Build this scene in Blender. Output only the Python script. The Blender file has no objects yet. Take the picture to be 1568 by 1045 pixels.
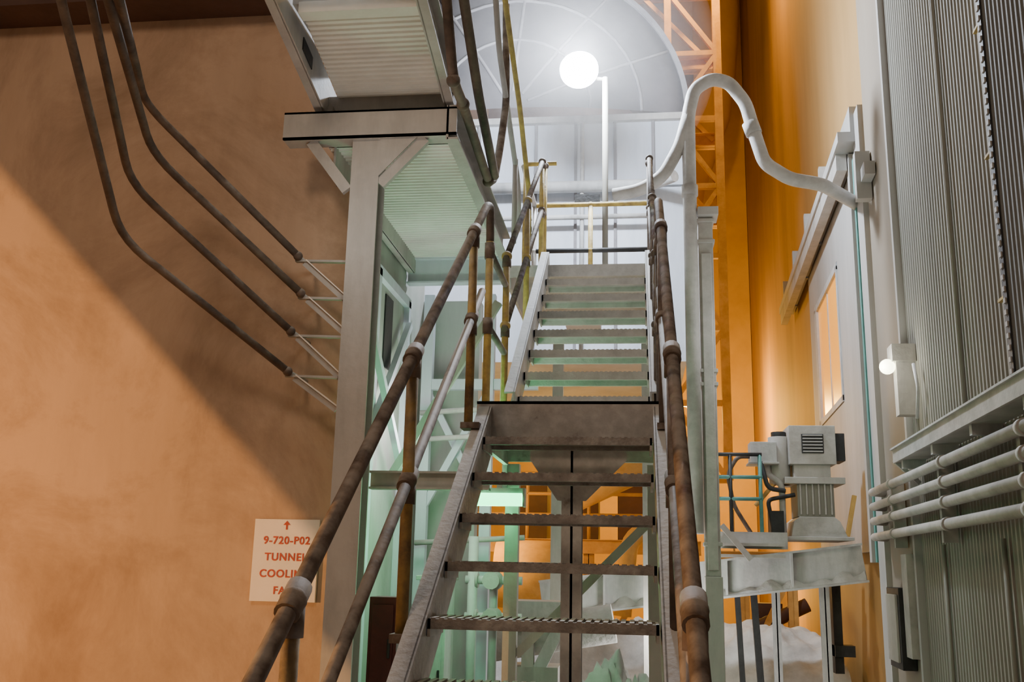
import bpy, bmesh, math, random
from mathutils import Vector, Matrix, noise
random.seed(4)
V=Vector
Z=V((0,0,1))

# ---------------------------------------------------------------- materials
def mat(name,c1,c2=None,scale=6,rough=.6,metal=0,bump=.15,emit=None,es=0,streak=False,c3=None,dust=0,dustc=(.58,.56,.52),big=0):
    m=bpy.data.materials.new(name); m.use_nodes=True
    nt=m.node_tree; N=nt.nodes; L=nt.links
    b=N["Principled BSDF"]; b.inputs["Roughness"].default_value=rough; b.inputs["Metallic"].default_value=metal
    if c2 is None: c2=tuple(x*.75 for x in c1)
    tc=N.new("ShaderNodeTexCoord"); mp=N.new("ShaderNodeMapping"); L.new(tc.outputs["Object"],mp.inputs[0])
    if streak: mp.inputs["Scale"].default_value=(1,1,.22)
    no=N.new("ShaderNodeTexNoise"); no.inputs["Scale"].default_value=scale; no.inputs["Detail"].default_value=8; no.inputs["Roughness"].default_value=.65
    L.new(mp.outputs[0],no.inputs["Vector"])
    cr=N.new("ShaderNodeValToRGB"); e=cr.color_ramp.elements
    e[0].position=.35; e[0].color=(*c2,1); e[1].position=.62; e[1].color=(*c1,1)
    if c3:
        x=cr.color_ramp.elements.new(.28); x.color=(*c3,1)
    L.new(no.outputs["Fac"],cr.inputs[0]); col=cr.outputs[0]
    if dust:
        ge=N.new("ShaderNodeNewGeometry"); sx=N.new("ShaderNodeSeparateXYZ"); L.new(ge.outputs["Normal"],sx.inputs[0])
        n3=N.new("ShaderNodeTexNoise"); n3.inputs["Scale"].default_value=14; n3.inputs["Detail"].default_value=6; L.new(tc.outputs["Object"],n3.inputs["Vector"])
        ad=N.new("ShaderNodeMath"); ad.operation="MULTIPLY_ADD"; L.new(sx.outputs["Z"],ad.inputs[0]); ad.inputs[1].default_value=.45; L.new(n3.outputs["Fac"],ad.inputs[2])
        mr=N.new("ShaderNodeMapRange"); L.new(ad.outputs[0],mr.inputs[0]); mr.inputs[1].default_value=.5; mr.inputs[2].default_value=.85; mr.inputs[4].default_value=dust
        mx=N.new("ShaderNodeMix"); mx.data_type="RGBA"; L.new(mr.outputs[0],mx.inputs[0]); L.new(col,mx.inputs[6]); mx.inputs[7].default_value=(*dustc,1); col=mx.outputs[2]
    if big:
        n4=N.new("ShaderNodeTexNoise"); n4.inputs["Scale"].default_value=.9; n4.inputs["Detail"].default_value=12; n4.inputs["Roughness"].default_value=.7; n4.inputs["Distortion"].default_value=.6
        L.new(tc.outputs["Object"],n4.inputs["Vector"])
        mr=N.new("ShaderNodeMapRange"); L.new(n4.outputs["Fac"],mr.inputs[0]); mr.inputs[1].default_value=.42; mr.inputs[2].default_value=.68; mr.inputs[3].default_value=0; mr.inputs[4].default_value=big
        mx=N.new("ShaderNodeMix"); mx.data_type="RGBA"; mx.blend_type="MULTIPLY"; L.new(mr.outputs[0],mx.inputs[0]); L.new(col,mx.inputs[6]); mx.inputs[7].default_value=(.55,.50,.45,1); col=mx.outputs[2]
    L.new(col,b.inputs["Base Color"])
    if bump:
        n2=N.new("ShaderNodeTexNoise"); n2.inputs["Scale"].default_value=scale*6; n2.inputs["Detail"].default_value=6
        L.new(tc.outputs["Object"],n2.inputs["Vector"])
        bp=N.new("ShaderNodeBump"); bp.inputs["Strength"].default_value=bump; bp.inputs["Distance"].default_value=.02
        L.new(n2.outputs["Fac"],bp.inputs["Height"]); L.new(bp.outputs[0],b.inputs["Normal"])
    if emit:
        b.inputs["Emission Color"].default_value=(*emit,1); b.inputs["Emission Strength"].default_value=es
    return m
M={}
M["concrete"]=mat("painted_concrete",(.56,.40,.28),(.45,.32,.22),1.5,.85,bump=.3,streak=True,c3=(.33,.23,.16),big=.9)
M["dark"]=mat("dark_beam",(.10,.05,.035),(.07,.035,.025),3)
M["rail"]=mat("worn_brown_handrail",(.16,.115,.085),(.07,.05,.04),7,.72,bump=.1,dust=.35)
M["railpost"]=mat("worn_ochre_post",(.42,.28,.08),(.13,.085,.045),6,.7,bump=.1,dust=.2)
M["yellow"]=mat("worn_yellow_paint",(.55,.40,.10),(.28,.19,.06),9,.65,dust=.25)
M["grey"]=mat("grey_painted_steel",(.46,.44,.41),(.34,.325,.30),4,.7,streak=True,dust=.3)
M["stair"]=mat("stair_steel",(.48,.46,.43),(.34,.32,.30),7,.7,c3=(.20,.175,.155),dust=.6)
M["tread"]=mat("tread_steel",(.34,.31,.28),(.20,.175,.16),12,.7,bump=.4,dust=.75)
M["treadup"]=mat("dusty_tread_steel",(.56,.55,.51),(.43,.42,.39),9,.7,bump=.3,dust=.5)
M["white"]=mat("white_paint",(.54,.545,.535),(.36,.365,.36),5,.7,streak=True,dust=.5,dustc=(.66,.65,.62))
M["pipe"]=mat("dusty_pipe_paint",(.48,.46,.43),(.34,.325,.30),5,.7)
M["deck"]=mat("white_deck",(.80,.80,.75),(.66,.66,.61),2,.65)
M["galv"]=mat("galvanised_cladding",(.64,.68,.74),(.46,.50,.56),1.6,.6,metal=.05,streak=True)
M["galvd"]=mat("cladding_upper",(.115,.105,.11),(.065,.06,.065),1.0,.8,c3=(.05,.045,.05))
M["seam"]=mat("cladding_seam",(.26,.25,.26),(.18,.17,.18),3,.7)
M["corr"]=mat("corrugated_grey",(.27,.26,.215),(.20,.19,.16),2,.75,streak=True,bump=.08)
M["corrd"]=mat("cladding_panel_grey",(.17,.17,.155),(.12,.12,.11),2,.75,streak=True,bump=.08)
M["wallr"]=mat("smooth_wall",(.42,.25,.09),(.32,.19,.065),.7,.75,streak=True)  # orange of the sodium light is put into this wall's base colour
M["walln"]=mat("smooth_wall_grey",(.27,.23,.18),(.22,.185,.14),.7,.75,streak=True)
M["doorp"]=mat("sliding_door_panel",(.44,.43,.41),(.33,.325,.31),1.2,.7,streak=True)
M["orange"]=mat("orange_shell",(.78,.50,.09),(.64,.39,.06),.6,.65)
M["orsteel"]=mat("orange_steel",(.68,.41,.12),(.52,.30,.08),4,.65)
M["teal"]=mat("green_door_frame",(.10,.28,.25),(.07,.21,.185),5,.6)
M["greenw"]=mat("pale_green_wall",(.42,.44,.40),(.30,.32,.28),2,.7,streak=True)
M["black"]=mat("black_parts",(.03,.03,.03),(.016,.016,.016),6,.6)
M["tarp"]=mat("dusty_tarp",(.62,.61,.58),(.42,.415,.39),3,.85,bump=.5)
M["floor"]=mat("dusty_floor",(.38,.36,.33),(.25,.235,.21),2,.85,bump=.4)
M["red"]=mat("dark_red",(.12,.022,.018),(.07,.015,.013),5,.65)
M["sign"]=mat("sign_plate",(.88,.80,.70),(.80,.72,.62),3,.65,bump=.03)
M["signtxt"]=mat("sign_lettering",(.50,.06,.03),(.42,.05,.03),9,.6,bump=0)
M["lamp"]=mat("lamp_glass",(1,1,1),(1,1,1),3,.3,bump=0,emit=(.80,.88,1),es=150)
M["green"]=mat("fluorescent_green",(.6,1,.7),(.6,1,.7),3,.3,bump=0,emit=(.10,1,.36),es=6)
M["bulb"]=mat("small_bulb",(1,1,.9),(1,1,.9),3,.3,bump=0,emit=(1,1,.65),es=8)
M["sod"]=mat("sodium_glass",(1,.7,.3),(1,.7,.3),3,.3,bump=0,emit=(1,.5,.1),es=10)
M["pane"]=mat("window_pane_glow",(.8,.4,.08),(.7,.3,.05),.8,.3,bump=0,emit=(1,.36,.02),es=.9)  # pane emits by itself, standing in for the orange-lit space beyond

# ---------------------------------------------------------------- geometry helper
class G:
    def __init__(s,name): s.name=name; s.bm=bmesh.new(); s.ms=[]
    def mi(s,m):
        if m not in s.ms: s.ms.append(m)
        return s.ms.index(m)
    def face(s,vs,i,smooth=False):
        try:
            f=s.bm.faces.new(vs); f.material_index=i; f.smooth=smooth
        except ValueError: pass
    def hexa(s,c,m):
        i=s.mi(m); v=[s.bm.verts.new(p) for p in c]
        for q in ((0,3,2,1),(4,5,6,7),(0,1,5,4),(1,2,6,5),(2,3,7,6),(3,0,4,7)): s.face([v[k] for k in q],i)
    def box(s,x0,x1,y0,y1,z0,z1,m):
        s.hexa([(x0,y0,z0),(x1,y0,z0),(x1,y1,z0),(x0,y1,z0),(x0,y0,z1),(x1,y0,z1),(x1,y1,z1),(x0,y1,z1)],m)
    def beam(s,p1,p2,w,h,m,os=0,ou=0,up=Z):
        p1=V(p1);p2=V(p2);d=(p2-p1).normalized()
        if abs(d.dot(up))>.98: up=V((0,1,0))
        sd=d.cross(up).normalized(); u=sd.cross(d)
        o=sd*os+u*ou; a=sd*w/2; b=u*h/2
        s.hexa([p1+o-a-b,p1+o+a-b,p2+o+a-b,p2+o-a-b,p1+o-a+b,p1+o+a+b,p2+o+a+b,p2+o-a+b],m)
    def channel(s,p1,p2,w,h,m,side=1,t=.012,up=Z):
        s.beam(p1,p2,t,h,m,up=up)
        s.beam(p1,p2,w,t,m,os=side*w/2,ou=h/2-t/2,up=up); s.beam(p1,p2,w,t,m,os=side*w/2,ou=-h/2+t/2,up=up)
    def ibeam(s,p1,p2,w,h,m,t=.012,up=Z):
        s.beam(p1,p2,t,h,m,up=up); s.beam(p1,p2,w,t,m,ou=h/2-t/2,up=up); s.beam(p1,p2,w,t,m,ou=-h/2+t/2,up=up)
    def tube(s,pts,r,m,seg=12,fil=0,cap=True):
        pts=[V(p) for p in pts]
        if fil and len(pts)>2:
            o=[pts[0]]
            for k in range(1,len(pts)-1):
                a,b,c=pts[k-1],pts[k],pts[k+1]
                f=min(fil,(a-b).length*.45,(c-b).length*.45)
                A=b+(a-b).normalized()*f; B=b+(c-b).normalized()*f
                for t in (0,.2,.4,.6,.8,1): o.append(A*(1-t)**2+b*2*t*(1-t)+B*t*t)
            o.append(pts[-1]); pts=o
        i=s.mi(m); rings=[]; n=None
        for k,p in enumerate(pts):
            d=((pts[k+1]-p) if k<len(pts)-1 else (p-pts[k-1])).normalized()
            if 0<k<len(pts)-1: d=((pts[k+1]-p).normalized()+(p-pts[k-1]).normalized()).normalized()
            if n is None: n=d.orthogonal().normalized()
            else: n=(n-d*n.dot(d)).normalized()
            b=d.cross(n); rr=r[k] if isinstance(r,list) else r
            rings.append([s.bm.verts.new(p+(n*math.cos(2*math.pi*j/seg)+b*math.sin(2*math.pi*j/seg))*rr) for j in range(seg)])
        for a,b in zip(rings,rings[1:]):
            for j in range(seg): s.face([a[j],a[(j+1)%seg],b[(j+1)%seg],b[j]],i,True)
        if cap: s.face(rings[0][::-1],i); s.face(rings[-1],i)
    def ball(s,c,r,m,sq=(1,1,1),u=16,w=10):
        i=s.mi(m); ret=bmesh.ops.create_uvsphere(s.bm,u_segments=u,v_segments=w,radius=r,matrix=Matrix.Translation(c)@Matrix.Diagonal((*sq,1)))
        for v in ret["verts"]:
            for f in v.link_faces: f.material_index=i; f.smooth=True
    def poly(s,pts,th,m):
        i=s.mi(m); a=[V(p) for p in pts]; th=V(th)
        A=[s.bm.verts.new(p) for p in a]; B=[s.bm.verts.new(p+th) for p in a]
        s.face(A[::-1],i); s.face(B,i)
        for k in range(len(a)): s.face([A[k],A[(k+1)%len(a)],B[(k+1)%len(a)],B[k]],i)
    def done(s,bevel=0):
        bmesh.ops.recalc_face_normals(s.bm,faces=s.bm.faces[:])
        me=bpy.data.meshes.new(s.name); s.bm.to_mesh(me); s.bm.free()
        for m in s.ms: me.materials.append(M[m])
        o=bpy.data.objects.new(s.name,me); bpy.context.collection.objects.link(o)
        if bevel:
            b=o.modifiers.new("bevel","BEVEL"); b.width=bevel; b.segments=2; b.limit_method="ANGLE"
        return o
def lamp(name,kind,loc,col,w,size=.1):
    l=bpy.data.lights.new(name,kind); l.color=col; l.energy=w; l.shadow_soft_size=size
    o=bpy.data.objects.new(name,l); bpy.context.collection.objects.link(o); o.location=loc
    return o
def WX(y): return 1.66+.054*y     # right hand wall line

# ---------------------------------------------------------------- shell
g=G("floor"); g.box(-9,4,-3,27,-.2,0,"floor"); g.done()
g=G("wall_left")
g.box(-9,-1.48,5.2,5.3,0,3.74,"concrete"); g.box(-9,-1.73,5.2,5.3,3.74,6.5,"concrete")
g.box(-9,-1.95,4.95,5.2,4.88,6.5,"dark")
g.done()
g=G("wall_niche")
g.box(-1.9,-1.72,5.3,7.6,0,6.5,"greenw")
g.box(-1.9,-1.25,7.6,7.75,0,3.7,"greenw")
g.done()
g=G("wall_right")
i=g.mi("corr"); y=2.0; pr=[]
while y<7.7:
    for dy,dx in ((0,0),(.024,0),(.036,.012),(.056,.012),(.068,0)): pr.append((y+dy,dx))
    y+=.068
pa=[(g.bm.verts.new((WX(a)+b,a,0)),g.bm.verts.new((WX(a)+b,a,9))) for a,b in pr]
for a,b in zip(pa,pa[1:]): g.face([a[0],b[0],b[1],a[1]],i)
j=7.72
g.hexa([(WX(j)+.02,j,0),(WX(27)+.02,27,0),(WX(27)+.4,27,0),(WX(j)+.4,j,0),(WX(j)+.02,j,20),(WX(27)+.02,27,20),(WX(27)+.4,27,20),(WX(j)+.4,j,20)],"wallr")
g.done()
g=G("wall_back"); g.box(-9,3.1,26.5,26.8,0,20,"orange"); g.done()
g=G("ceiling"); g.box(-9,4,9.3,27,20,20.2,"dark"); g.done()

# ---------------------------------------------------------------- main staircase
def Y1(k): return 3.4+.275*k
def Z1(k): return 1.42+.191*k
def tread(g,y,z,x0=-.71,x1=.07,th=.034,m="tread"):
    g.box(x0,x1,y,y+.022,z-th,z,m)
    g.box(x0,x1,y+.022,y+.235,z-.014,z-.006,m)
    g.box(x0,x1,y+.213,y+.235,z-th,z,m)
    n=26
    for a in range(n):
        xa=x0+.01+(x1-x0-.02)*a/n
        g.box(xa,xa+.016,y+.001,y+.234,z-.006,z+.004,m)
    for x in (x0,x1-.01): g.box(x,x+.01,y,y+.235,z-.06,z,"stair")
g=G("metal_staircase")
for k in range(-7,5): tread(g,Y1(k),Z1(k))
UF=[(5.8+.275*k,2.60+.205*k) for k in range(8)]
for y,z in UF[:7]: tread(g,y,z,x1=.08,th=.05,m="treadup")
TL=UF[7][1]
for x,sd in ((-.72,-1),(.085,1)):
    g.channel((x,Y1(-7.2)+.1,Z1(-7.2)-.06),(x,Y1(4.9)+.1,Z1(4.9)-.06),.06,.21,"stair",sd)
    g.channel((x,5.75,2.53),(x,7.85,4.09),.06,.20,"grey",sd)
g.box(-.79,.14,4.775,4.80,2.20,2.40,"stair")
g.box(-.79,.14,4.775,5.85,2.385,2.40,"tread")
for x in (-.79,.115): g.box(x,x+.025,4.8,5.85,2.19,2.40,"stair")
g.box(-.79,.14,5.82,5.85,2.21,2.385,"stair")
for yy in (5.1,5.45): g.beam((-.76,yy,2.32),(.12,yy,2.32),.05,.09,"stair")
g.box(-1.05,.16,7.725,7.75,TL-.10,TL,"treadup"); g.box(-1.05,.16,7.75,9.3,TL-.015,TL,"grey")
for x in (-1.05,.135): g.box(x,x+.025,7.75,9.3,TL-.19,TL,"grey")
g.ibeam((-.32,4.93,0),(-.32,4.93,2.28),.10,.10,"stair",up=V((0,1,0)))
g.poly([(-.53,4.88,2.20),(-.05,4.88,2.20),(-.05,4.88,2.12),(-.25,4.88,1.92),(-.39,4.88,1.92),(-.53,4.88,2.12)],(0,.012,0),"stair")
for x in (-.74,.1):
    g.beam((x,5.9,0),(x,5.9,2.2),.08,.08,"grey")
    g.beam((x,9.2,0),(x,9.2,3.8),.1,.1,"grey")
g.beam((-.70,5.9,1.1),(.1,5.9,1.9),.05,.05,"grey")
g.done()

def sleeve(g,p,d,r,m,l=.09):
    p=V(p); d=V(d).normalized(); g.tube([p-d*l/2,p+d*l/2],r,m,seg=14)
def handrail(name,X):
    g=G(name); r=.0225
    up=V((0,2.86,2.13)).normalized()
    def rz(y): return 1.37+(y-2.1)*.745
    S=X; PM="railpost" if X<0 else "rail"
    g.tube([(S,1.1,rz(1.1)),(S,4.98,rz(4.98)),(S,5.1,rz(5.1)-.05),(S,5.12,rz(5.1)-.25)],r,"rail",fil=.07)
    g.tube([(S,1.1,rz(1.1)-.45),(S,4.9,rz(4.9)-.45)],r*.9,"rail")
    for y in (1.35,2.29,3.40,4.60):
        g.tube([(S,y,rz(y)-.98),(S,y,rz(y))],r*.95,PM)
        for dz in (0,-.45):
            sleeve(g,(S,y,rz(y)+dz),up,.031,"rail",.10); sleeve(g,(S,y,rz(y)+dz-.05),Z,.029,"rail",.07)
            g.ball((S,y,rz(y)+dz),.033,"rail")
        g.box(S-.03,S+.06 if S<0 else S+.03,y-.05,y+.05,rz(y)-1.0,rz(y)-.97,"rail")
    g.tube([(S,5.12,2.37),(S,5.12,rz(5.1)-.2)],r*.95,"yellow" if X<0 else "rail")
    for dz in (.93,.5):
        g.tube([(S,5.12,2.37+dz),(S,5.78,2.37+dz)],r*.9,"rail",seg=10)
        sleeve(g,(S,5.12,2.37+dz),Z,.029,"rail")
    def uz(y): return 3.48+(y-5.8)*.73
    for dz in (0,-.45):
        g.tube([(S,5.78,uz(5.78)+dz),(S,8.0,uz(8.0)+dz),(S,8.2,uz(8.0)+dz+.02)],r*.95,"rail",fil=.06)
    for y in (5.82,6.9,7.95):
        g.tube([(S,y,uz(y)-.98),(S,y,uz(y))],r*.95,"yellow" if X<0 else "rail")
        for dz in (0,-.45): g.ball((S,y,uz(y)+dz),.034,"yellow" if (X<0 and y<7) else "rail"); sleeve(g,(S,y,uz(y)+dz-.04),Z,.029,"rail",.06)
    g.tube([(S,8.2,TL),(S,8.2,uz(8.0)+.03)],r,"yellow" if X<0 else "rail")
    g.ball((S,8.2,uz(8.0)+.03),.035,"rail")
    return g.done()
handrail("stair_handrail",-.80)
handrail("stair_handrail",.125)

g=G("landing_guardrail")
for z,m in ((5.14,"yellow"),(4.66,"black")):
    g.tube([(-1.0,9.25,z),(.14,9.25,z)],.024,m)
for x,m in ((-1.0,"grey"),(-.44,"yellow"),(.14,"grey")):
    g.tube([(x,9.25,TL),(x,9.25,5.14)],.024,m); g.ball((x,9.25,5.14),.03,m); g.ball((x,9.25,4.66),.03,m)
g.box(-1.0,.14,9.24,9.26,TL,TL+.1,"grey")
g.tube([(-.98,8.25,5.16),(-.70,8.25,5.16)],.02,"yellow"); g.tube([(-.98,8.25,TL),(-.98,8.25,5.16)],.02,"yellow")
g.tube([(.14,8.25,5.14),(.14,9.25,5.14)],.022,"grey"); g.tube([(-1.0,8.25,5.14),(-1.0,9.25,5.14)],.022,"grey")
g.box(-.60,-.35,9.27,9.33,5.16,5.26,"black")
g.done()
g=G("dust_cover_hood")
g.poly([(-.72,9.6,TL+.0),(-.36,9.6,TL),(-.36,9.6,TL+.28),(-.54,9.6,TL+.45),(-.72,9.6,TL+.28)],(0,.5,0),"galv")
g.beam((-.78,9.58,TL+.22),(-.54,9.58,TL+.46),.03,.04,"white",up=V((0,1,0))); g.beam((-.30,9.58,TL+.22),(-.54,9.58,TL+.46),.03,.04,"white",up=V((0,1,0)))
g.done()

# ---------------------------------------------------------------- side platform + post
def ribbed(g,x0,x1,y0,y1,z,m,p=.05,z1=None):
    if z1 is None: z1=z
    i=g.mi(m); y=y0; pr=[]
    while y<y1-.001:
        for a,b in ((0,0),(.3,0),(.42,.010),(.88,.010)): pr.append((min(y+a*p,y1),b))
        y+=p
    zz=lambda a: z+(z1-z)*(a-y0)/(y1-y0)
    pa=[(g.bm.verts.new((x0,a,zz(a)+b)),g.bm.verts.new((x1,a,zz(a)+b))) for a,b in pr]
    for a,b in zip(pa,pa[1:]): g.face([a[0],b[0],b[1],a[1]],i)
g=G("access_platform")
ribbed(g,-1.70,-1.02,4.93,6.95,3.86,"deck",.045)
g.box(-1.715,-1.0,4.93,7.0,3.885,3.92,"grey")
g.channel((-1.0,4.8,3.93),(-1.0,7.0,3.93),.06,.2,"grey",1)
g.channel((-1.66,4.93,3.83),(-1.66,7.0,3.83),.05,.16,"grey",-1)
g.ibeam((-1.71,6.97,3.76),(-.95,6.97,3.76),.09,.2,"galv")
g.box(-1.92,-.95,4.80,4.815,3.86,4.02,"grey"); g.box(-1.92,-.95,4.80,4.92,4.008,4.02,"grey"); g.box(-1.92,-.95,4.80,4.92,3.86,3.872,"grey")
g.box(-1.74,-1.0,4.925,4.945,3.93,4.17,"grey")
g.beam((-1.77,4.85,3.86),(-1.55,4.85,3.57),.03,.06,"grey"); g.beam((-1.13,4.85,3.86),(-1.37,4.85,3.60),.03,.06,"grey")
g.poly([(-1.375,4.82,3.86),(-1.375,4.82,3.64),(-1.17,4.82,3.86)],(0,.01,0),"grey")
ribbed(g,-1.66,-1.05,4.30,4.98,4.29,"deck",.035,z1=4.14)
g.box(-1.70,-1.02,4.24,5.0,4.33,4.36,"grey")
for x,sd in ((-1.03,1),(-1.72,-1)):
    g.channel((x,3.7,4.44),(x,5.03,4.13),.05,.22,"grey",sd,t=.014)
g.box(-1.66,-1.05,4.22,4.30,4.27,4.33,"deck"); g.box(-1.70,-1.03,4.05,4.12,4.36,4.48,"deck")
g.poly([(-1.712,4.45,4.20),(-1.712,4.60,4.165),(-1.712,4.60,4.235),(-1.712,4.45,4.27)],(.006,0,0),"black")  # thin black plate painted in for the dark hole in the channel
for p in ((-1.72,4.98),(-1.03,4.98)): g.box(p[0]-.04,p[0]+.04,p[1]-.08,p[1],4.02,4.10,"grey")
g.done()
g=G("support_post")
g.box(-1.53,-1.375,4.83,4.842,0,3.86,"grey"); g.box(-1.53,-1.375,4.958,4.97,0,3.86,"grey"); g.box(-1.46,-1.445,4.842,4.958,0,3.86,"grey")
g.box(-1.58,-1.33,4.79,5.0,0,.02,"grey")
g.done()

g=G("platform_handrail")
X=-.9
g.tube([(X,3.8,4.75),(X,4.2,4.25),(X,4.42,3.97),(X,4.70,3.98),(X,5.62,3.92),(X,5.85,4.02),(X,6.05,4.3),(X,6.32,4.78),(X,6.2,5.5)],.026,"rail",fil=.1)
g.tube([(X+.04,3.9,4.9),(X+.04,4.35,4.45),(X+.04,4.95,4.15),(X+.04,5.62,3.95)],.028,"rail",fil=.1)
for p in ((4.42,3.97),(4.70,3.98),(5.62,3.92)): g.ball((X,p[0],p[1]),.036,"rail")
g.tube([(X,5.2,5.9),(X,5.9,5.0),(X,6.6,4.7),(X,7.1,4.5),(X,7.2,4.2)],.020,"grey",fil=.1)
g.tube([(X+.05,5.1,6.1),(X+.05,5.75,5.3),(X+.05,6.7,4.95),(X+.05,7.4,4.55),(X+.05,7.5,4.0)],.020,"yellow",fil=.1)
g.tube([(X,6.9,3.95),(X,6.9,4.62)],.02,"grey")
g.done()

g=G("wall_side_handrail")
for a,b,c,m in (((-1.83,4.9,2.58),(-2.57,4.4,3.17),(-2.37,3.4,3.86),"rail"),((-1.83,4.9,2.80),(-2.55,4.4,3.46),(-2.24,3.4,3.86),"rail"),
                ((-1.79,4.9,3.01),(-2.45,4.4,3.62),(-2.16,3.4,3.85),"rail"),((-1.82,4.9,3.22),(-2.52,4.4,3.90),(-2.11,3.4,3.85),"rail")):
    a,b,c=V(a),V(b),V(c)
    g.tube([a,b,c+(c-b)*.7],.0205,m,fil=.16); g.ball(a,.026,m)
for a,b in (((-1.83,2.58),(-1.56,2.38)),((-1.83,2.80),(-1.55,2.55)),((-1.79,3.01),(-1.55,2.80)),((-1.82,3.22),(-1.55,2.98))):
    g.tube([(a[0],4.9,a[1]),(a[0],5.2,a[1])],.012,"grey")
    a0=V((a[0]+.03,4.93,a[1]-.03)); b0=V((b[0],4.93,b[1]))
    g.beam(a0,b0,.008,.035,"grey"); g.beam(a0,b0,.035,.006,"sign",ou=.017)
    g.beam((a[0]-.02,4.93,a[1]-.02),(b[0],4.93,a[1]-.03),.03,.012,"grey")
g.done()

# ---------------------------------------------------------------- sign
g=G("tunnel_sign"); g.box(-2.05,-1.69,5.17,5.19,1.39,1.82,"sign")
g.poly([(-1.875,5.168,1.765),(-1.865,5.168,1.765),(-1.865,5.168,1.79),(-1.85,5.168,1.79),(-1.87,5.168,1.812),(-1.89,5.168,1.79),(-1.875,5.168,1.79)],(0,-.001,0),"signtxt")
so=g.done()
for k,t in enumerate(("9-720-P02","TUNNEL","COOLING","FAN")):
    cu=bpy.data.curves.new("lettering","FONT"); cu.body=t; cu.size=.056; cu.align_x="CENTER"; cu.extrude=.0005; cu.offset=.0012; cu.space_character=1.12
    cu.materials.append(M["signtxt"]); o=bpy.data.objects.new("lettering_%d"%(k+1),cu); bpy.context.collection.objects.link(o)
    o.location=(-1.865,5.167,1.69-.087*k); o.rotation_euler=(math.pi/2,0,0); o.parent=so

# ---------------------------------------------------------------- niche content
g=G("door_1")
g.box(-1.715,-1.66,6.0,6.06,0,3.5,"galv"); g.box(-1.715,-1.66,6.85,6.91,0,3.5,"galv"); g.box(-1.715,-1.66,6.0,6.91,3.45,3.52,"galv")
g.box(-1.715,-1.70,6.06,6.85,0,3.45,"greenw"); g.box(-1.70,-1.69,6.3,6.5,2.9,3.4,"black")
g.done()
g=G("bracing_frame")
for x in (-1.60,-1.12): g.beam((x,7.3,0),(x,7.3,3.66),.08,.08,"galv")
g.beam((-1.60,7.3,2.0),(-1.12,7.3,2.9),.05,.05,"galv"); g.beam((-1.60,7.36,2.9),(-1.12,7.36,2.0),.05,.05,"galv")
g.beam((-1.60,7.3,2.95),(-.74,7.3,2.95),.06,.08,"galv")
g.ibeam((-1.47,5.35,2.05),(-.80,5.35,2.05),.08,.1,"grey")
g.beam((-1.64,5.6,2.1),(-1.64,6.8,3.3),.04,.05,"galv"); g.beam((-1.59,5.6,3.0),(-1.59,6.8,2.0),.04,.05,"galv")
g.beam((-1.6,6.2,2.1),(-.9,6.2,3.3),.05,.05,"grey")
for z in (1.75,2.5,2.7): g.tube([(-1.6,7.1,z),(-.8,7.1,z+.05)],.02,"grey")
g.done()
g=G("fluorescent_light"); g.box(-.92,-.64,5.60,5.66,2.00,2.035,"white"); g.tube([(-.91,5.61,1.97),(-.65,5.61,1.97)],.038,"green")
for x in (-.93,-.645): g.box(x,x+.012,5.58,5.66,1.93,2.035,"white")
g.box(-.80,-.77,5.62,5.86,2.035,2.06,"white"); g.box(-.80,-.77,5.83,5.86,2.06,2.2,"white")
g.done()
g=G("valve_manifold")
g.tube([(-1.15,7.0,0),(-1.15,7.0,1.8)],.035,"white"); g.tube([(-1.0,7.0,0),(-1.0,7.0,1.6),(-.6,7.0,1.6)],.03,"white",fil=.08)
for z in (1.25,1.5):
    g.ball((-1.0,7.0,z),.07,"greenw"); g.tube([(-1.0,6.85,z),(-1.0,7.0,z)],.012,"grey"); g.tube([(-1.0,6.84,z),(-1.0,6.86,z)],.06,"grey")
    g.tube([(-1.2,7.0,z),(-.8,7.0,z)],.03,"white")
    for x in (-1.12,-.88): g.tube([(x-.01,7.0,z),(x+.01,7.0,z)],.055,"grey")
g.done()
g=G("electrical_cabinet")
g.box(-1.40,-1.22,6.4,6.7,0,1.5,"white"); g.box(-1.38,-1.24,6.385,6.4,.2,1.45,"white"); g.box(-1.26,-1.245,6.37,6.39,.8,.95,"black"); g.box(-1.42,-1.20,6.38,6.72,1.5,1.53,"grey")
g.done(.004)
g=G("fire_cabinet"); g.box(-1.46,-1.30,5.42,5.6,0,1.42,"red"); g.box(-1.44,-1.32,5.405,5.42,.9,1.38,"red"); g.box(-1.345,-1.33,5.39,5.405,1.1,1.2,"black"); g.done(.004)

# ---------------------------------------------------------------- dust collector housing
g=G("dust_collector_housing")
g.box(-3.2,.57,11,14,3.9,6.87,"galv")
for x in (-1.9,-1.2,-.72,-.25,.2): g.box(x,x+.035,10.975,11,3.9,6.87,"seam")
g.box(-3.25,.63,10.93,14.05,6.85,6.93,"grey"); g.box(-3.2,.6,10.96,11,6.02,6.07,"galv")
cx,cz,R=-1.45,6.93,2.08
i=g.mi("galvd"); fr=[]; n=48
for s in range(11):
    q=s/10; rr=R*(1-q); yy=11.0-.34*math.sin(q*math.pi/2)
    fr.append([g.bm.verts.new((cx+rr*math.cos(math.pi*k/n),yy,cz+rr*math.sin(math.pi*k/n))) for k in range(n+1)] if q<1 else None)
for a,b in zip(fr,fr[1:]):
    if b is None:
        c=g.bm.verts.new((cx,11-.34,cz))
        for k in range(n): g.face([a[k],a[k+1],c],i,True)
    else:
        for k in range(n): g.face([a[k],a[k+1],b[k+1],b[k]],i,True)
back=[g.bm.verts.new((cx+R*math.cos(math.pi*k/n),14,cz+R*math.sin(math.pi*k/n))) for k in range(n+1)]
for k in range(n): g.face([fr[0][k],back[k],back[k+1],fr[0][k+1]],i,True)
arc=[(cx+R*math.cos(math.pi*k/40),cz+R*math.sin(math.pi*k/40)) for k in range(41)]
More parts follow.
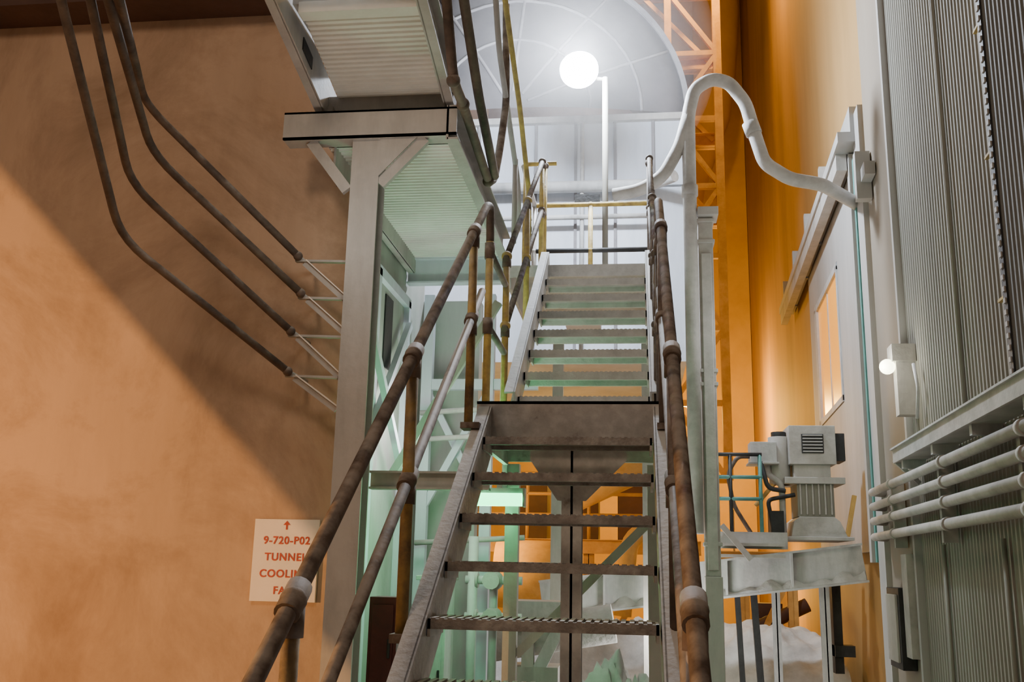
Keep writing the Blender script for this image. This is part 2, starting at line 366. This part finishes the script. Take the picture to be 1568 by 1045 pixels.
for k in range(40):
    (x1,z1),(x2,z2)=arc[k],arc[k+1]
    g.beam((x1,10.97,z1),(x2,10.97,z2),.06,.05,"seam",up=V((0,1,0)))
def dome(rr): return 11.0-.34*math.sin((1-rr)*math.pi/2)-.01
for a in (.42,.95,1.5,2.1):
    g.tube([(cx+R*q*math.cos(a),dome(q),cz+R*q*math.sin(a)) for q in (.1,.3,.5,.7,.85,1)],.02,"seam",seg=6)
for rr in (.45,.74):
    g.tube([(cx+R*rr*math.cos(math.pi*k/24),dome(rr),cz+R*rr*math.sin(math.pi*k/24)) for k in range(25)],.02,"seam",seg=6)
g.tube([(-2.8,10.85,5.98),(.2,10.85,5.98),(.45,10.6,5.98)],.07,"white",fil=.1)
g.tube([(-2.8,10.85,5.6),(.2,10.85,5.6)],.03,"white")
g.tube([(-.62,10.88,6.8),(-.62,10.88,4.0)],.025,"white")
g.done()

g=G("floodlight")
g.tube([(-.30,9.40,TL),(-.30,9.40,6.60)],.030,"corr"); g.box(-.34,-.22,9.34,9.46,TL,TL+.03,"grey")
g.tube([(-.30,9.40,6.58),(-.50,9.42,6.62)],.02,"corr")
g.tube([(-.57,9.38,6.68),(-.57,9.5,6.68)],[.2,.09],"grey",seg=28); g.tube([(-.57,9.33,6.68),(-.57,9.38,6.68)],.20,"lamp",seg=28)
g.done()

# ---------------------------------------------------------------- pipework centre right
g=G("vent_pipe")
g.tube([(.50,8.6,1.9),(.50,8.6,5.75),(.56,8.6,6.02),(.72,8.6,6.12),(.88,8.6,6.08),(1.03,8.6,5.86),(1.10,8.6,5.55),(1.18,8.6,5.25),(1.40,8.6,5.09),(1.69,8.65,5.05),(2.13,9.2,5.05)],.062,"pipe",fil=.08,seg=16)
g.tube([(-.2,8.7,5.02),(.05,8.65,5.04),(.26,8.6,5.15),(.42,8.6,5.45),(.5,8.6,5.75)],.06,"pipe",fil=.1,seg=16)
sleeve(g,(1.08,8.6,5.6),(.3,0,-1),.075,"pipe",.12); sleeve(g,(.5,8.6,5.0),Z,.075,"pipe",.1)
g.done()
g=G("cable_duct")
g.box(.57,.70,8.62,8.75,1.55,4.75,"pipe")
for z in (4.70,4.5,3.30,3.18,1.8): g.box(.56,.715,8.605,8.765,z,z+.035,"grey")
g.box(.59,.68,8.6,8.62,1.6,4.4,"pipe")
g.box(.565,.75,8.55,8.8,4.75,4.83,"grey"); g.box(.565,.71,8.6,8.77,0,1.55,"grey")
g.done(.006)

g=G("conveyor_girder")
a=V((-.9,9.5,1.30)); b=V((2.05,9.5,1.70))
g.ibeam(a,b,.16,.35,"white",t=.02)
for t in (.2,.38,.58,.78):
    p=a.lerp(b,t); g.beam(p-V((0,.0,.165)),p+V((0,0,.165)),.02,.14,"white")
g.ibeam(a+V((0,.9,0)),b+V((0,.9,0)),.16,.35,"white",t=.02)
for t in (.1,.3,.5,.7,.9): g.beam(a.lerp(b,t)+V((0,0,.05)),a.lerp(b,t)+V((0,.9,.05)),.06,.1,"grey")
g.beam((1.0,9.95,0),(.95,9.95,1.4),.05,.05,"black"); g.beam((1.17,9.9,0),(1.10,9.9,1.4),.06,.06,"black")
g.ibeam((1.28,9.7,0),(1.28,9.7,1.42),.07,.07,"white",up=V((0,1,0))); g.ibeam((1.72,9.7,0),(1.72,9.7,1.5),.08,.08,"white",up=V((0,1,0)))
g.box(1.80,1.88,9.75,9.9,.7,1.5,"black"); g.box(1.80,1.98,9.72,9.9,.85,.95,"black")
n=60; i=g.mi("tarp"); pv=[]
for t in range(n+1):
    p=a.lerp(b,t/n); h=.012+.045*abs(math.sin(t*.7)*math.sin(t*.23+1))
    pv.append([g.bm.verts.new(p+V((0,-.08,-.155))),g.bm.verts.new(p+V((0,-.05,-.155+h))),g.bm.verts.new(p+V((0,-.012,-.155+h*1.8)))])
for u,v in zip(pv,pv[1:]):
    g.face([u[0],v[0],v[1],u[1]],i,True); g.face([u[1],v[1],v[2],u[2]],i,True)
g.done()

g=G("drive_motor_unit")
g.box(1.05,1.95,9.35,10.1,1.89,1.92,"grey")
g.poly([(1.40,9.38,1.92),(1.90,9.38,1.92),(1.84,9.38,2.06),(1.79,9.38,2.10),(1.48,9.38,2.10),(1.43,9.38,2.06)],(0,.5,0),"pipe")
g.box(1.47,1.80,9.40,9.8,2.10,2.42,"corr")
for k in range(6): g.box(1.49+k*.055,1.505+k*.055,9.385,9.40,2.12,2.40,"pipe")
g.box(1.36,1.90,9.36,9.84,2.40,2.46,"grey")
g.box(1.45,1.78,9.40,9.8,2.46,2.62,"grey")
g.box(1.41,1.83,9.36,9.84,2.58,2.94,"pipe")
g.box(1.52,1.72,9.35,9.362,2.68,2.86,"black")
for k in range(6): g.box(1.53,1.71,9.335,9.352,2.69+k*.03,2.70+k*.03,"grey")
g.box(1.84,1.93,9.45,9.75,2.62,2.88,"black")
g.box(1.06,1.30,9.40,9.62,2.60,2.79,"white"); g.box(1.04,1.32,9.38,9.64,2.58,2.60,"grey")
g.tube([(1.34,9.55,2.4),(1.34,9.55,2.85)],.10,"grey",seg=18); g.tube([(1.34,9.55,2.85),(1.34,9.55,2.90)],.07,"black")
g.tube([(1.22,9.5,2.6),(1.22,9.5,2.5),(1.34,9.45,2.4),(1.34,9.45,1.95)],.03,"pipe",fil=.05)
g.tube([(1.15,9.4,2.6),(1.2,9.35,2.35),(1.36,9.36,2.33)],.022,"black",fil=.06)
g.tube([(1.06,9.5,2.66),(.95,9.5,2.66),(.85,9.5,2.5),(.9,9.5,2.2),(1.05,9.5,1.95)],.02,"rail",fil=.08)
g.tube([(1.1,9.5,2.2),(1.36,9.5,2.5)],.02,"orsteel"); g.tube([(1.25,9.4,1.93),(1.2,9.4,2.25),(1.45,9.4,2.3)],.02,"black",fil=.05)
g.box(1.22,1.34,9.38,9.6,1.93,2.15,"black")
g.beam((1.9,9.4,1.93),(1.98,9.4,2.3),.03,.04,"orsteel")
g.done(.004)
g=G("service_guardrail")
for z in (2.66,2.45,2.25): g.tube([(.73,9.32,z),(1.15,9.32,z)],.018,"black" if z>2.6 else "teal")
for x in (.74,.86,1.13): g.tube([(x,9.32,1.86),(x,9.32,2.66)],.018,"teal" if x!=.86 else "black")
g.box(.73,1.35,9.28,9.34,1.80,1.95,"grey")
for k in range(2): g.box(.73,1.3,9.1,9.28,1.72+k*.1,1.745+k*.1,"grey")
g.beam((.75,9.1,2.0),(1.0,9.1,1.7),.03,.05,"grey")
g.done()

# ---------------------------------------------------------------- right wall fittings
g=G("wall_column")
def wbox(g,y0,y1,z0,z1,t0,t1,m):
    g.hexa([(WX(y0)-t1,y0,z0),(WX(y0)-t0,y0,z0),(WX(y1)-t0,y1,z0),(WX(y1)-t1,y1,z0),(WX(y0)-t1,y0,z1),(WX(y0)-t0,y0,z1),(WX(y1)-t0,y1,z1),(WX(y1)-t1,y1,z1)],m)
wbox(g,7.68,7.74,0,9,-.05,.05,"doorp")
wbox(g,7.74,8.75,0,9,-.05,.02,"walln")
g.done()
g=G("door_2")
wbox(g,9.25,9.36,1.7,5.6,0,.09,"doorp"); wbox(g,9.12,9.19,1.7,5.5,0,.07,"teal")
wbox(g,8.8,9.1,0,5.9,0,.06,"doorp")
wbox(g,9.0,15.6,5.62,5.72,0,.22,"doorp"); wbox(g,9.0,15.6,5.72,5.98,.02,.10,"doorp"); wbox(g,9.3,15.6,5.45,5.62,.1,.2,"grey")
for y in (10.5,12,13.5,15): wbox(g,y,y+.08,5.6,6.0,.0,.2,"grey")
wbox(g,9.36,10.65,1.8,5.5,0,.04,"doorp"); wbox(g,12.7,13.2,1.8,5.5,0,.04,"doorp")
wbox(g,10.65,12.7,1.8,3.38,0,.04,"doorp"); wbox(g,10.65,12.7,4.95,5.5,0,.04,"doorp")
wbox(g,8.3,8.78,5.0,5.12,.03,.12,"doorp"); wbox(g,8.5,8.6,4.85,5.3,.03,.16,"doorp")
g.done()
g=G("window_1")
for a in ((10.67,12.68,3.39,3.46),(10.67,12.68,4.86,4.94),(10.67,10.75,3.4,4.9),(12.5,12.68,3.4,4.9)): wbox(g,*a,0,.05,"white")
wbox(g,11.62,11.65,3.46,4.86,.02,.03,"white")
wbox(g,10.75,12.5,3.46,4.86,-.01,.02,"pane")
g.done()
g=G("wall_lamp")
wbox(g,7.45,7.57,2.75,3.2,0,.14,"grey"); wbox(g,7.42,7.60,3.15,3.28,0,.17,"grey")
x=WX(7.6)-.2; g.ball((x,7.5,3.12),.058,"bulb"); g.tube([(x+.05,7.5,3.20),(x+.1,7.5,3.22)],.03,"grey")
g.tube([(WX(7.3)-.05,7.3,3.1),(WX(7.2)-.05,7.2,2.9),(WX(7.3)-.05,7.3,2.7)],.012,"white",fil=.05)
g.done()
def wl(y,t): return WX(y)-t
g=G("cable_tray")
T=.19; ye=7.5
g.hexa([(wl(3,T),3,2.40),(wl(3,.01),3,2.40),(wl(ye,.01),ye,2.40),(wl(ye,T),ye,2.40),(wl(3,T),3,2.415),(wl(3,.01),3,2.415),(wl(ye,.01),ye,2.415),(wl(ye,T),ye,2.415)],"grey")
g.beam((wl(3,T),3,2.445),(wl(ye,T),ye,2.445),.016,.10,"pipe"); g.beam((wl(3,T),3,2.495),(wl(ye,T),ye,2.495),.05,.012,"white")
for k in range(5): wbox(g,3.7+k*.9,3.75+k*.9,2.34,2.40,.01,.17,"white")
g.beam((wl(ye,T),ye,2.42),(wl(ye,.02),ye,2.25),.03,.03,"white")
g.done()
g=G("wall_pipes")
for k,z in enumerate((2.27,2.15,2.03,1.90)):
    g.tube([(wl(3,.16),3,z),(wl(8.65,.16),8.65,z),(wl(8.74,.05),8.74,z)],.033,"pipe",seg=14)
    for y in (4.7,6.2,7.8): sleeve(g,(wl(y,.16),y,z),(.054,1,0),.041,"grey",.05)
for y in (4.9,6.5,8.0): wbox(g,y,y+.05,1.8,2.33,.03,.12,"grey")
g.done()
g=G("wall_conduits")
for y,z0,z1 in ((6.1,2.6,8),(6.9,.2,1.8),(5.6,.2,1.8)): g.tube([(wl(y,.03),y,z0),(wl(y,.03),y,z1)],.014,"corr")
g.done()
g=G("junction_box")
wbox(g,7.98,8.45,.9,1.5,.025,.13,"black"); wbox(g,8.03,8.40,.95,1.45,.13,.15,"grey"); wbox(g,7.77,7.96,1.0,1.75,.025,.1,"pipe")
g.done(.004)
g=G("wall_cladding_panel")
i=g.mi("corrd"); pr=[]; y=2.6
while y<4.95:
    for dy,dx in ((0,0),(.02,0),(.03,.012),(.05,.012),(.06,0)): pr.append((y+dy,dx))
    y+=.06
pa=[(g.bm.verts.new((wl(a,.09)+b,a,2.55)),g.bm.verts.new((wl(a,.09)+b,a,9))) for a,b in pr]
for a,b in zip(pa,pa[1:]): g.face([a[0],b[0],b[1],a[1]],i)
wbox(g,4.95,5.01,2.55,9,0,.10,"black")
for k in range(100): wbox(g,4.96,4.99,2.57+k*.06,2.595+k*.06,.10,.108,"grey")
for z in (2.95,3.75,4.5): wbox(g,5.01,5.12,z,z+.12,0,.06,"grey"); wbox(g,5.03,5.2,z+.04,z+.055,.05,.07,"yellow")
g.done()

# ---------------------------------------------------------------- distant plant
g=G("roof_truss")
def trs(x0,x1,y,z0,z1,n):
    g.beam((x0,y,z0),(x0,y,z1),.12,.12,"orsteel"); g.beam((x1,y,z0),(x1,y,z1),.14,.14,"orsteel")
    for k in range(n):
        a=z0+(z1-z0)*k/n; b=z0+(z1-z0)*(k+1)/n
        g.beam((x0,y,a),(x1,y,a),.09,.09,"orsteel")
        g.beam((x0 if k%2 else x1,y,a),(x1 if k%2 else x0,y,b),.08,.08,"orsteel")
trs(.6,1.45,16,3,13,8)
for z in (7.6,9.1,10.6,12.1): g.ibeam((-1.5,16.6,z),(1.5,16.6,z),.2,.25,"orsteel"); g.beam((.2,16.6,z+1.4),(1.4,16.6,z),.08,.08,"orsteel")
g.box(-3,1.2,18.5,18.6,7,15,"dark")
g.done()
g=G("silo_hopper")
i=g.mi("orange"); rows=[]
prof=[(1.7,10.6),(1.78,11.1),(2.1,12.0),(2.45,13.0),(2.65,14.3),(2.78,16),(2.8,19)]
for x,z in prof:
    rad=x+2.0
    rows.append([g.bm.verts.new((-2.0+rad*math.cos(a),24.0+rad*.35*math.sin(a),z)) for a in [-math.pi+math.pi*k/32 for k in range(33)]])
for a,b in zip(rows,rows[1:]):
    for k in range(32): g.face([a[k],a[k+1],b[k+1],b[k]],i,True)
g.done()
g=G("process_floor")
for z in (1.9,3.4): g.ibeam((-3.5,14.5,z),(.9,14.5,z),.15,.2,"orsteel")
for z in (2.35,2.65,2.95): g.tube([(-3.5,14.5,z),(.9,14.5,z)],.025,"orsteel")
for x in (-2.5,-1.6,-.7,.2,.8): g.tube([(x,14.5,2.0),(x,14.5,2.95)],.025,"orsteel"); g.ibeam((x,14.6,0),(x,14.6,1.8),.15,.15,"orsteel",up=V((0,1,0)))
g.beam((-.6,14.4,.2),(.3,14.4,1.8),.08,.08,"orsteel"); g.beam((-1.6,14.4,1.8),(-.6,14.4,.2),.08,.08,"orsteel")
g.tube([(-1.9,13.6,1.5),(-.8,13.6,1.5)],.45,"orsteel",seg=24); g.tube([(-.9,13.4,2.5),(.6,13.4,3.2)],.2,"orsteel",seg=20)
g.tube([(-.2,13.2,1.0),(-.1,13.2,2.0),(.5,13.2,2.3)],.12,"orsteel",fil=.2)
for x in (-3,-1.9,-1.1,-.3): g.box(x,x+.5,15.5,16.2,2.0,3.0,"dark")
g.done()
g=G("yellow_support_frame")
for x in (1.35,1.95): g.ibeam((x,13.2,0),(x,13.2,1.75),.12,.12,"orsteel",up=V((0,1,0)))
g.ibeam((1.0,13.2,1.78),(2.2,13.2,1.78),.12,.14,"orsteel"); g.beam((1.35,13.2,.4),(1.95,13.2,1.6),.06,.07,"orsteel")
g.box(1.5,1.85,13.4,13.8,0,1.2,"dark"); g.tube([(1.1,13.3,.7),(2.15,13.3,1.2)],.09,"dark")
g.done()
g=G("dust_tarpaulin")
i=g.mi("tarp"); nx,ny=110,56; rows=[]
for b in range(ny+1):
    row=[]
    for a in range(nx+1):
        x=-1.8+3.9*a/nx; y=10.45+2.3*b/ny; t=b/ny
        h=1.14*math.sin(math.pi*min(1,t*1.15+.02))**.5 if t*1.15+.02<1 else 0
        k=noise.fractal(V((x*1.1,y*1.3,3)),.8,2.1,4); f=abs(noise.noise(V((x*2.6+y,y*1.2,7))))
        h*=.88+.20*k-.20*f
        row.append(g.bm.verts.new((x,y,max(.01,h))))
    rows.append(row)
for a,b in zip(rows,rows[1:]):
    for k in range(nx): g.face([a[k],a[k+1],b[k+1],b[k]],i,True)
g.done()
g=G("dust_screw_conveyor")
g.tube([(-1.6,8.6,.9),(-.2,8.6,1.15)],.16,"tarp",seg=20); g.beam((-1.1,8.4,.2),(-.45,8.4,1.5),.08,.1,"white"); g.beam((-.9,8.4,0),(-.9,8.4,1.1),.1,.1,"grey")
g.box(-1.1,-.6,8.3,8.8,1.15,1.32,"white"); g.box(-1.05,-.65,8.35,8.75,0,.8,"grey")
g.done()
g=G("powder_pile")
i=g.mi("tarp"); rows=[]
for b in range(25):
    row=[]
    for a in range(49):
        u=a/48*2-1; v=b/24*2-1; q=max(0,1-u*u-v*v)
        row.append(g.bm.verts.new((-.1+.62*u,7.2+.8*v,.02+1.05*q*(.85+.3*noise.fractal(V((u*3,v*3,1)),.8,2,4)))))
    rows.append(row)
for a,b in zip(rows,rows[1:]):
    for k in range(48): g.face([a[k],a[k+1],b[k+1],b[k]],i,True)
g.done()

# ---------------------------------------------------------------- lighting fixtures
def sodium(loc,w,s=.25):
    g=G("sodium_lamp"); x,y,z=loc
    g.tube([(x,y,z+.1),(x,y,z+.3)],[.2,.06],"grey",seg=18); g.tube([(x,y,z+.3),(x,y,z+1.0)],.015,"grey"); g.ball((x,y,z+.08),.11,"sod"); g.done()
    lamp("sodium_lamp_light","POINT",(x,y,z-.15),(1,.53,.09),w,s)
sodium((1.2,21.5,5.0),1300); sodium((.9,14.8,12.9),900); sodium((-2.4,12.8,2.4),150); sodium((-3.0,14.6,4.9),280); sodium((1.6,17,1.6),200)  # overhead second lamp is added, out of view, to brighten truss and right wall
Lp=V((-4.6,1.5,1.5)); lamp("sodium_wall_floodlight","POINT",Lp,(1,.48,.16),640,.006)
g=G("added_shadow_plate")  # unseen plate added to cast the diagonal shadow edge on the left wall
def ed(x,o=0): return V((x+.67*o,5.2,(.02-.74*x)/.74+.71*o))
P=[Lp+(q-Lp)*.12 for q in (ed(-12),ed(3),ed(3,12),ed(-12,12))]
g.poly(P,(0,-.01,0),"black"); g.tube([(-4.6,1.5,0),(-4.6,1.5,1.42)],.03,"grey"); g.box(-4.8,-4.4,1.3,1.7,0,.03,"grey"); g.beam((-4.6,1.5,1.40),tuple(P[0].lerp(P[1],.5)+V((.03,0,.03))),.02,.02,"grey")
g.done()
lamp("warm_fill_light","POINT",(-2.2,-1.5,6.5),(1,.74,.54),400,.6)  # unseen warm fill added behind the camera for stair and platform fronts
lamp("floodlight_light","POINT",(-.57,9.05,6.68),(.80,.88,1),1250,.18)
lamp("fluorescent_light_glow","POINT",(-.9,5.9,1.9),(.2,1,.45),30,.12)
lamp("wall_lamp_light","POINT",(1.70,7.4,3.1),(1,.97,.85),10,.08)
lamp("fill_light_right","POINT",(1.2,8.3,3.6),(.95,.97,1),16,.25)  # unseen fill added to brighten the motor unit and right wall
lamp("fill_light_niche","POINT",(-1.4,6.3,2.5),(1,.99,.94),24,.2)  # unseen fill added to light the deck soffit from below
lamp("fill_light_stair_foot","POINT",(-.3,2.6,.6),(1,.94,.86),14,.2)  # unseen low fill added to lift the platform undersides
lamp("fill_light_platform","POINT",(-1.35,4.3,3.3),(1,.98,.92),7,.15)  # unseen fill added to brighten the sloping near soffit
lamp("fill_light_basement","POINT",(.3,8.9,1.0),(1,.98,.93),45,.2)  # unseen neutral fill added to brighten tarps and girder

# scattering sphere added around the floodlight to give its glow
hz=bpy.data.materials.new("floodlight_glow_haze"); hz.use_nodes=True; nt=hz.node_tree; nt.nodes.remove(nt.nodes["Principled BSDF"])
vs=nt.nodes.new("ShaderNodeVolumeScatter"); vs.inputs["Density"].default_value=.032; vs.inputs["Anisotropy"].default_value=.3; vs.inputs["Color"].default_value=(1,.98,.96,1)
nt.links.new(vs.outputs[0],nt.nodes["Material Output"].inputs["Volume"]); M["haze"]=hz
g=G("floodlight_glow_sphere"); g.ball((-.57,9.15,6.68),1.4,"haze",u=48,w=32); g.done()

w=bpy.data.worlds.new("world"); bpy.context.scene.world=w; w.use_nodes=True
w.node_tree.nodes["Background"].inputs[0].default_value=(.60,.46,.36,1); w.node_tree.nodes["Background"].inputs[1].default_value=.22

# ---------------------------------------------------------------- camera
yaw=math.radians(7.4); pit=math.radians(12.95); r=.022
F=V((-math.sin(yaw)*math.cos(pit),math.cos(yaw)*math.cos(pit),math.sin(pit)))
R0=V((math.cos(yaw),math.sin(yaw),0)); U0=R0.cross(F)
Rr=R0*math.cos(r)+U0*math.sin(r); U=U0*math.cos(r)-R0*math.sin(r)
cam=bpy.data.cameras.new("camera"); cam.lens=1500/1568*36; cam.sensor_width=36; cam.clip_end=200
co=bpy.data.objects.new("camera",cam); bpy.context.collection.objects.link(co)
m=Matrix((Rr,U,-F)).transposed().to_4x4(); m.translation=V((0,0,1.6)); co.matrix_world=m
bpy.context.scene.camera=co
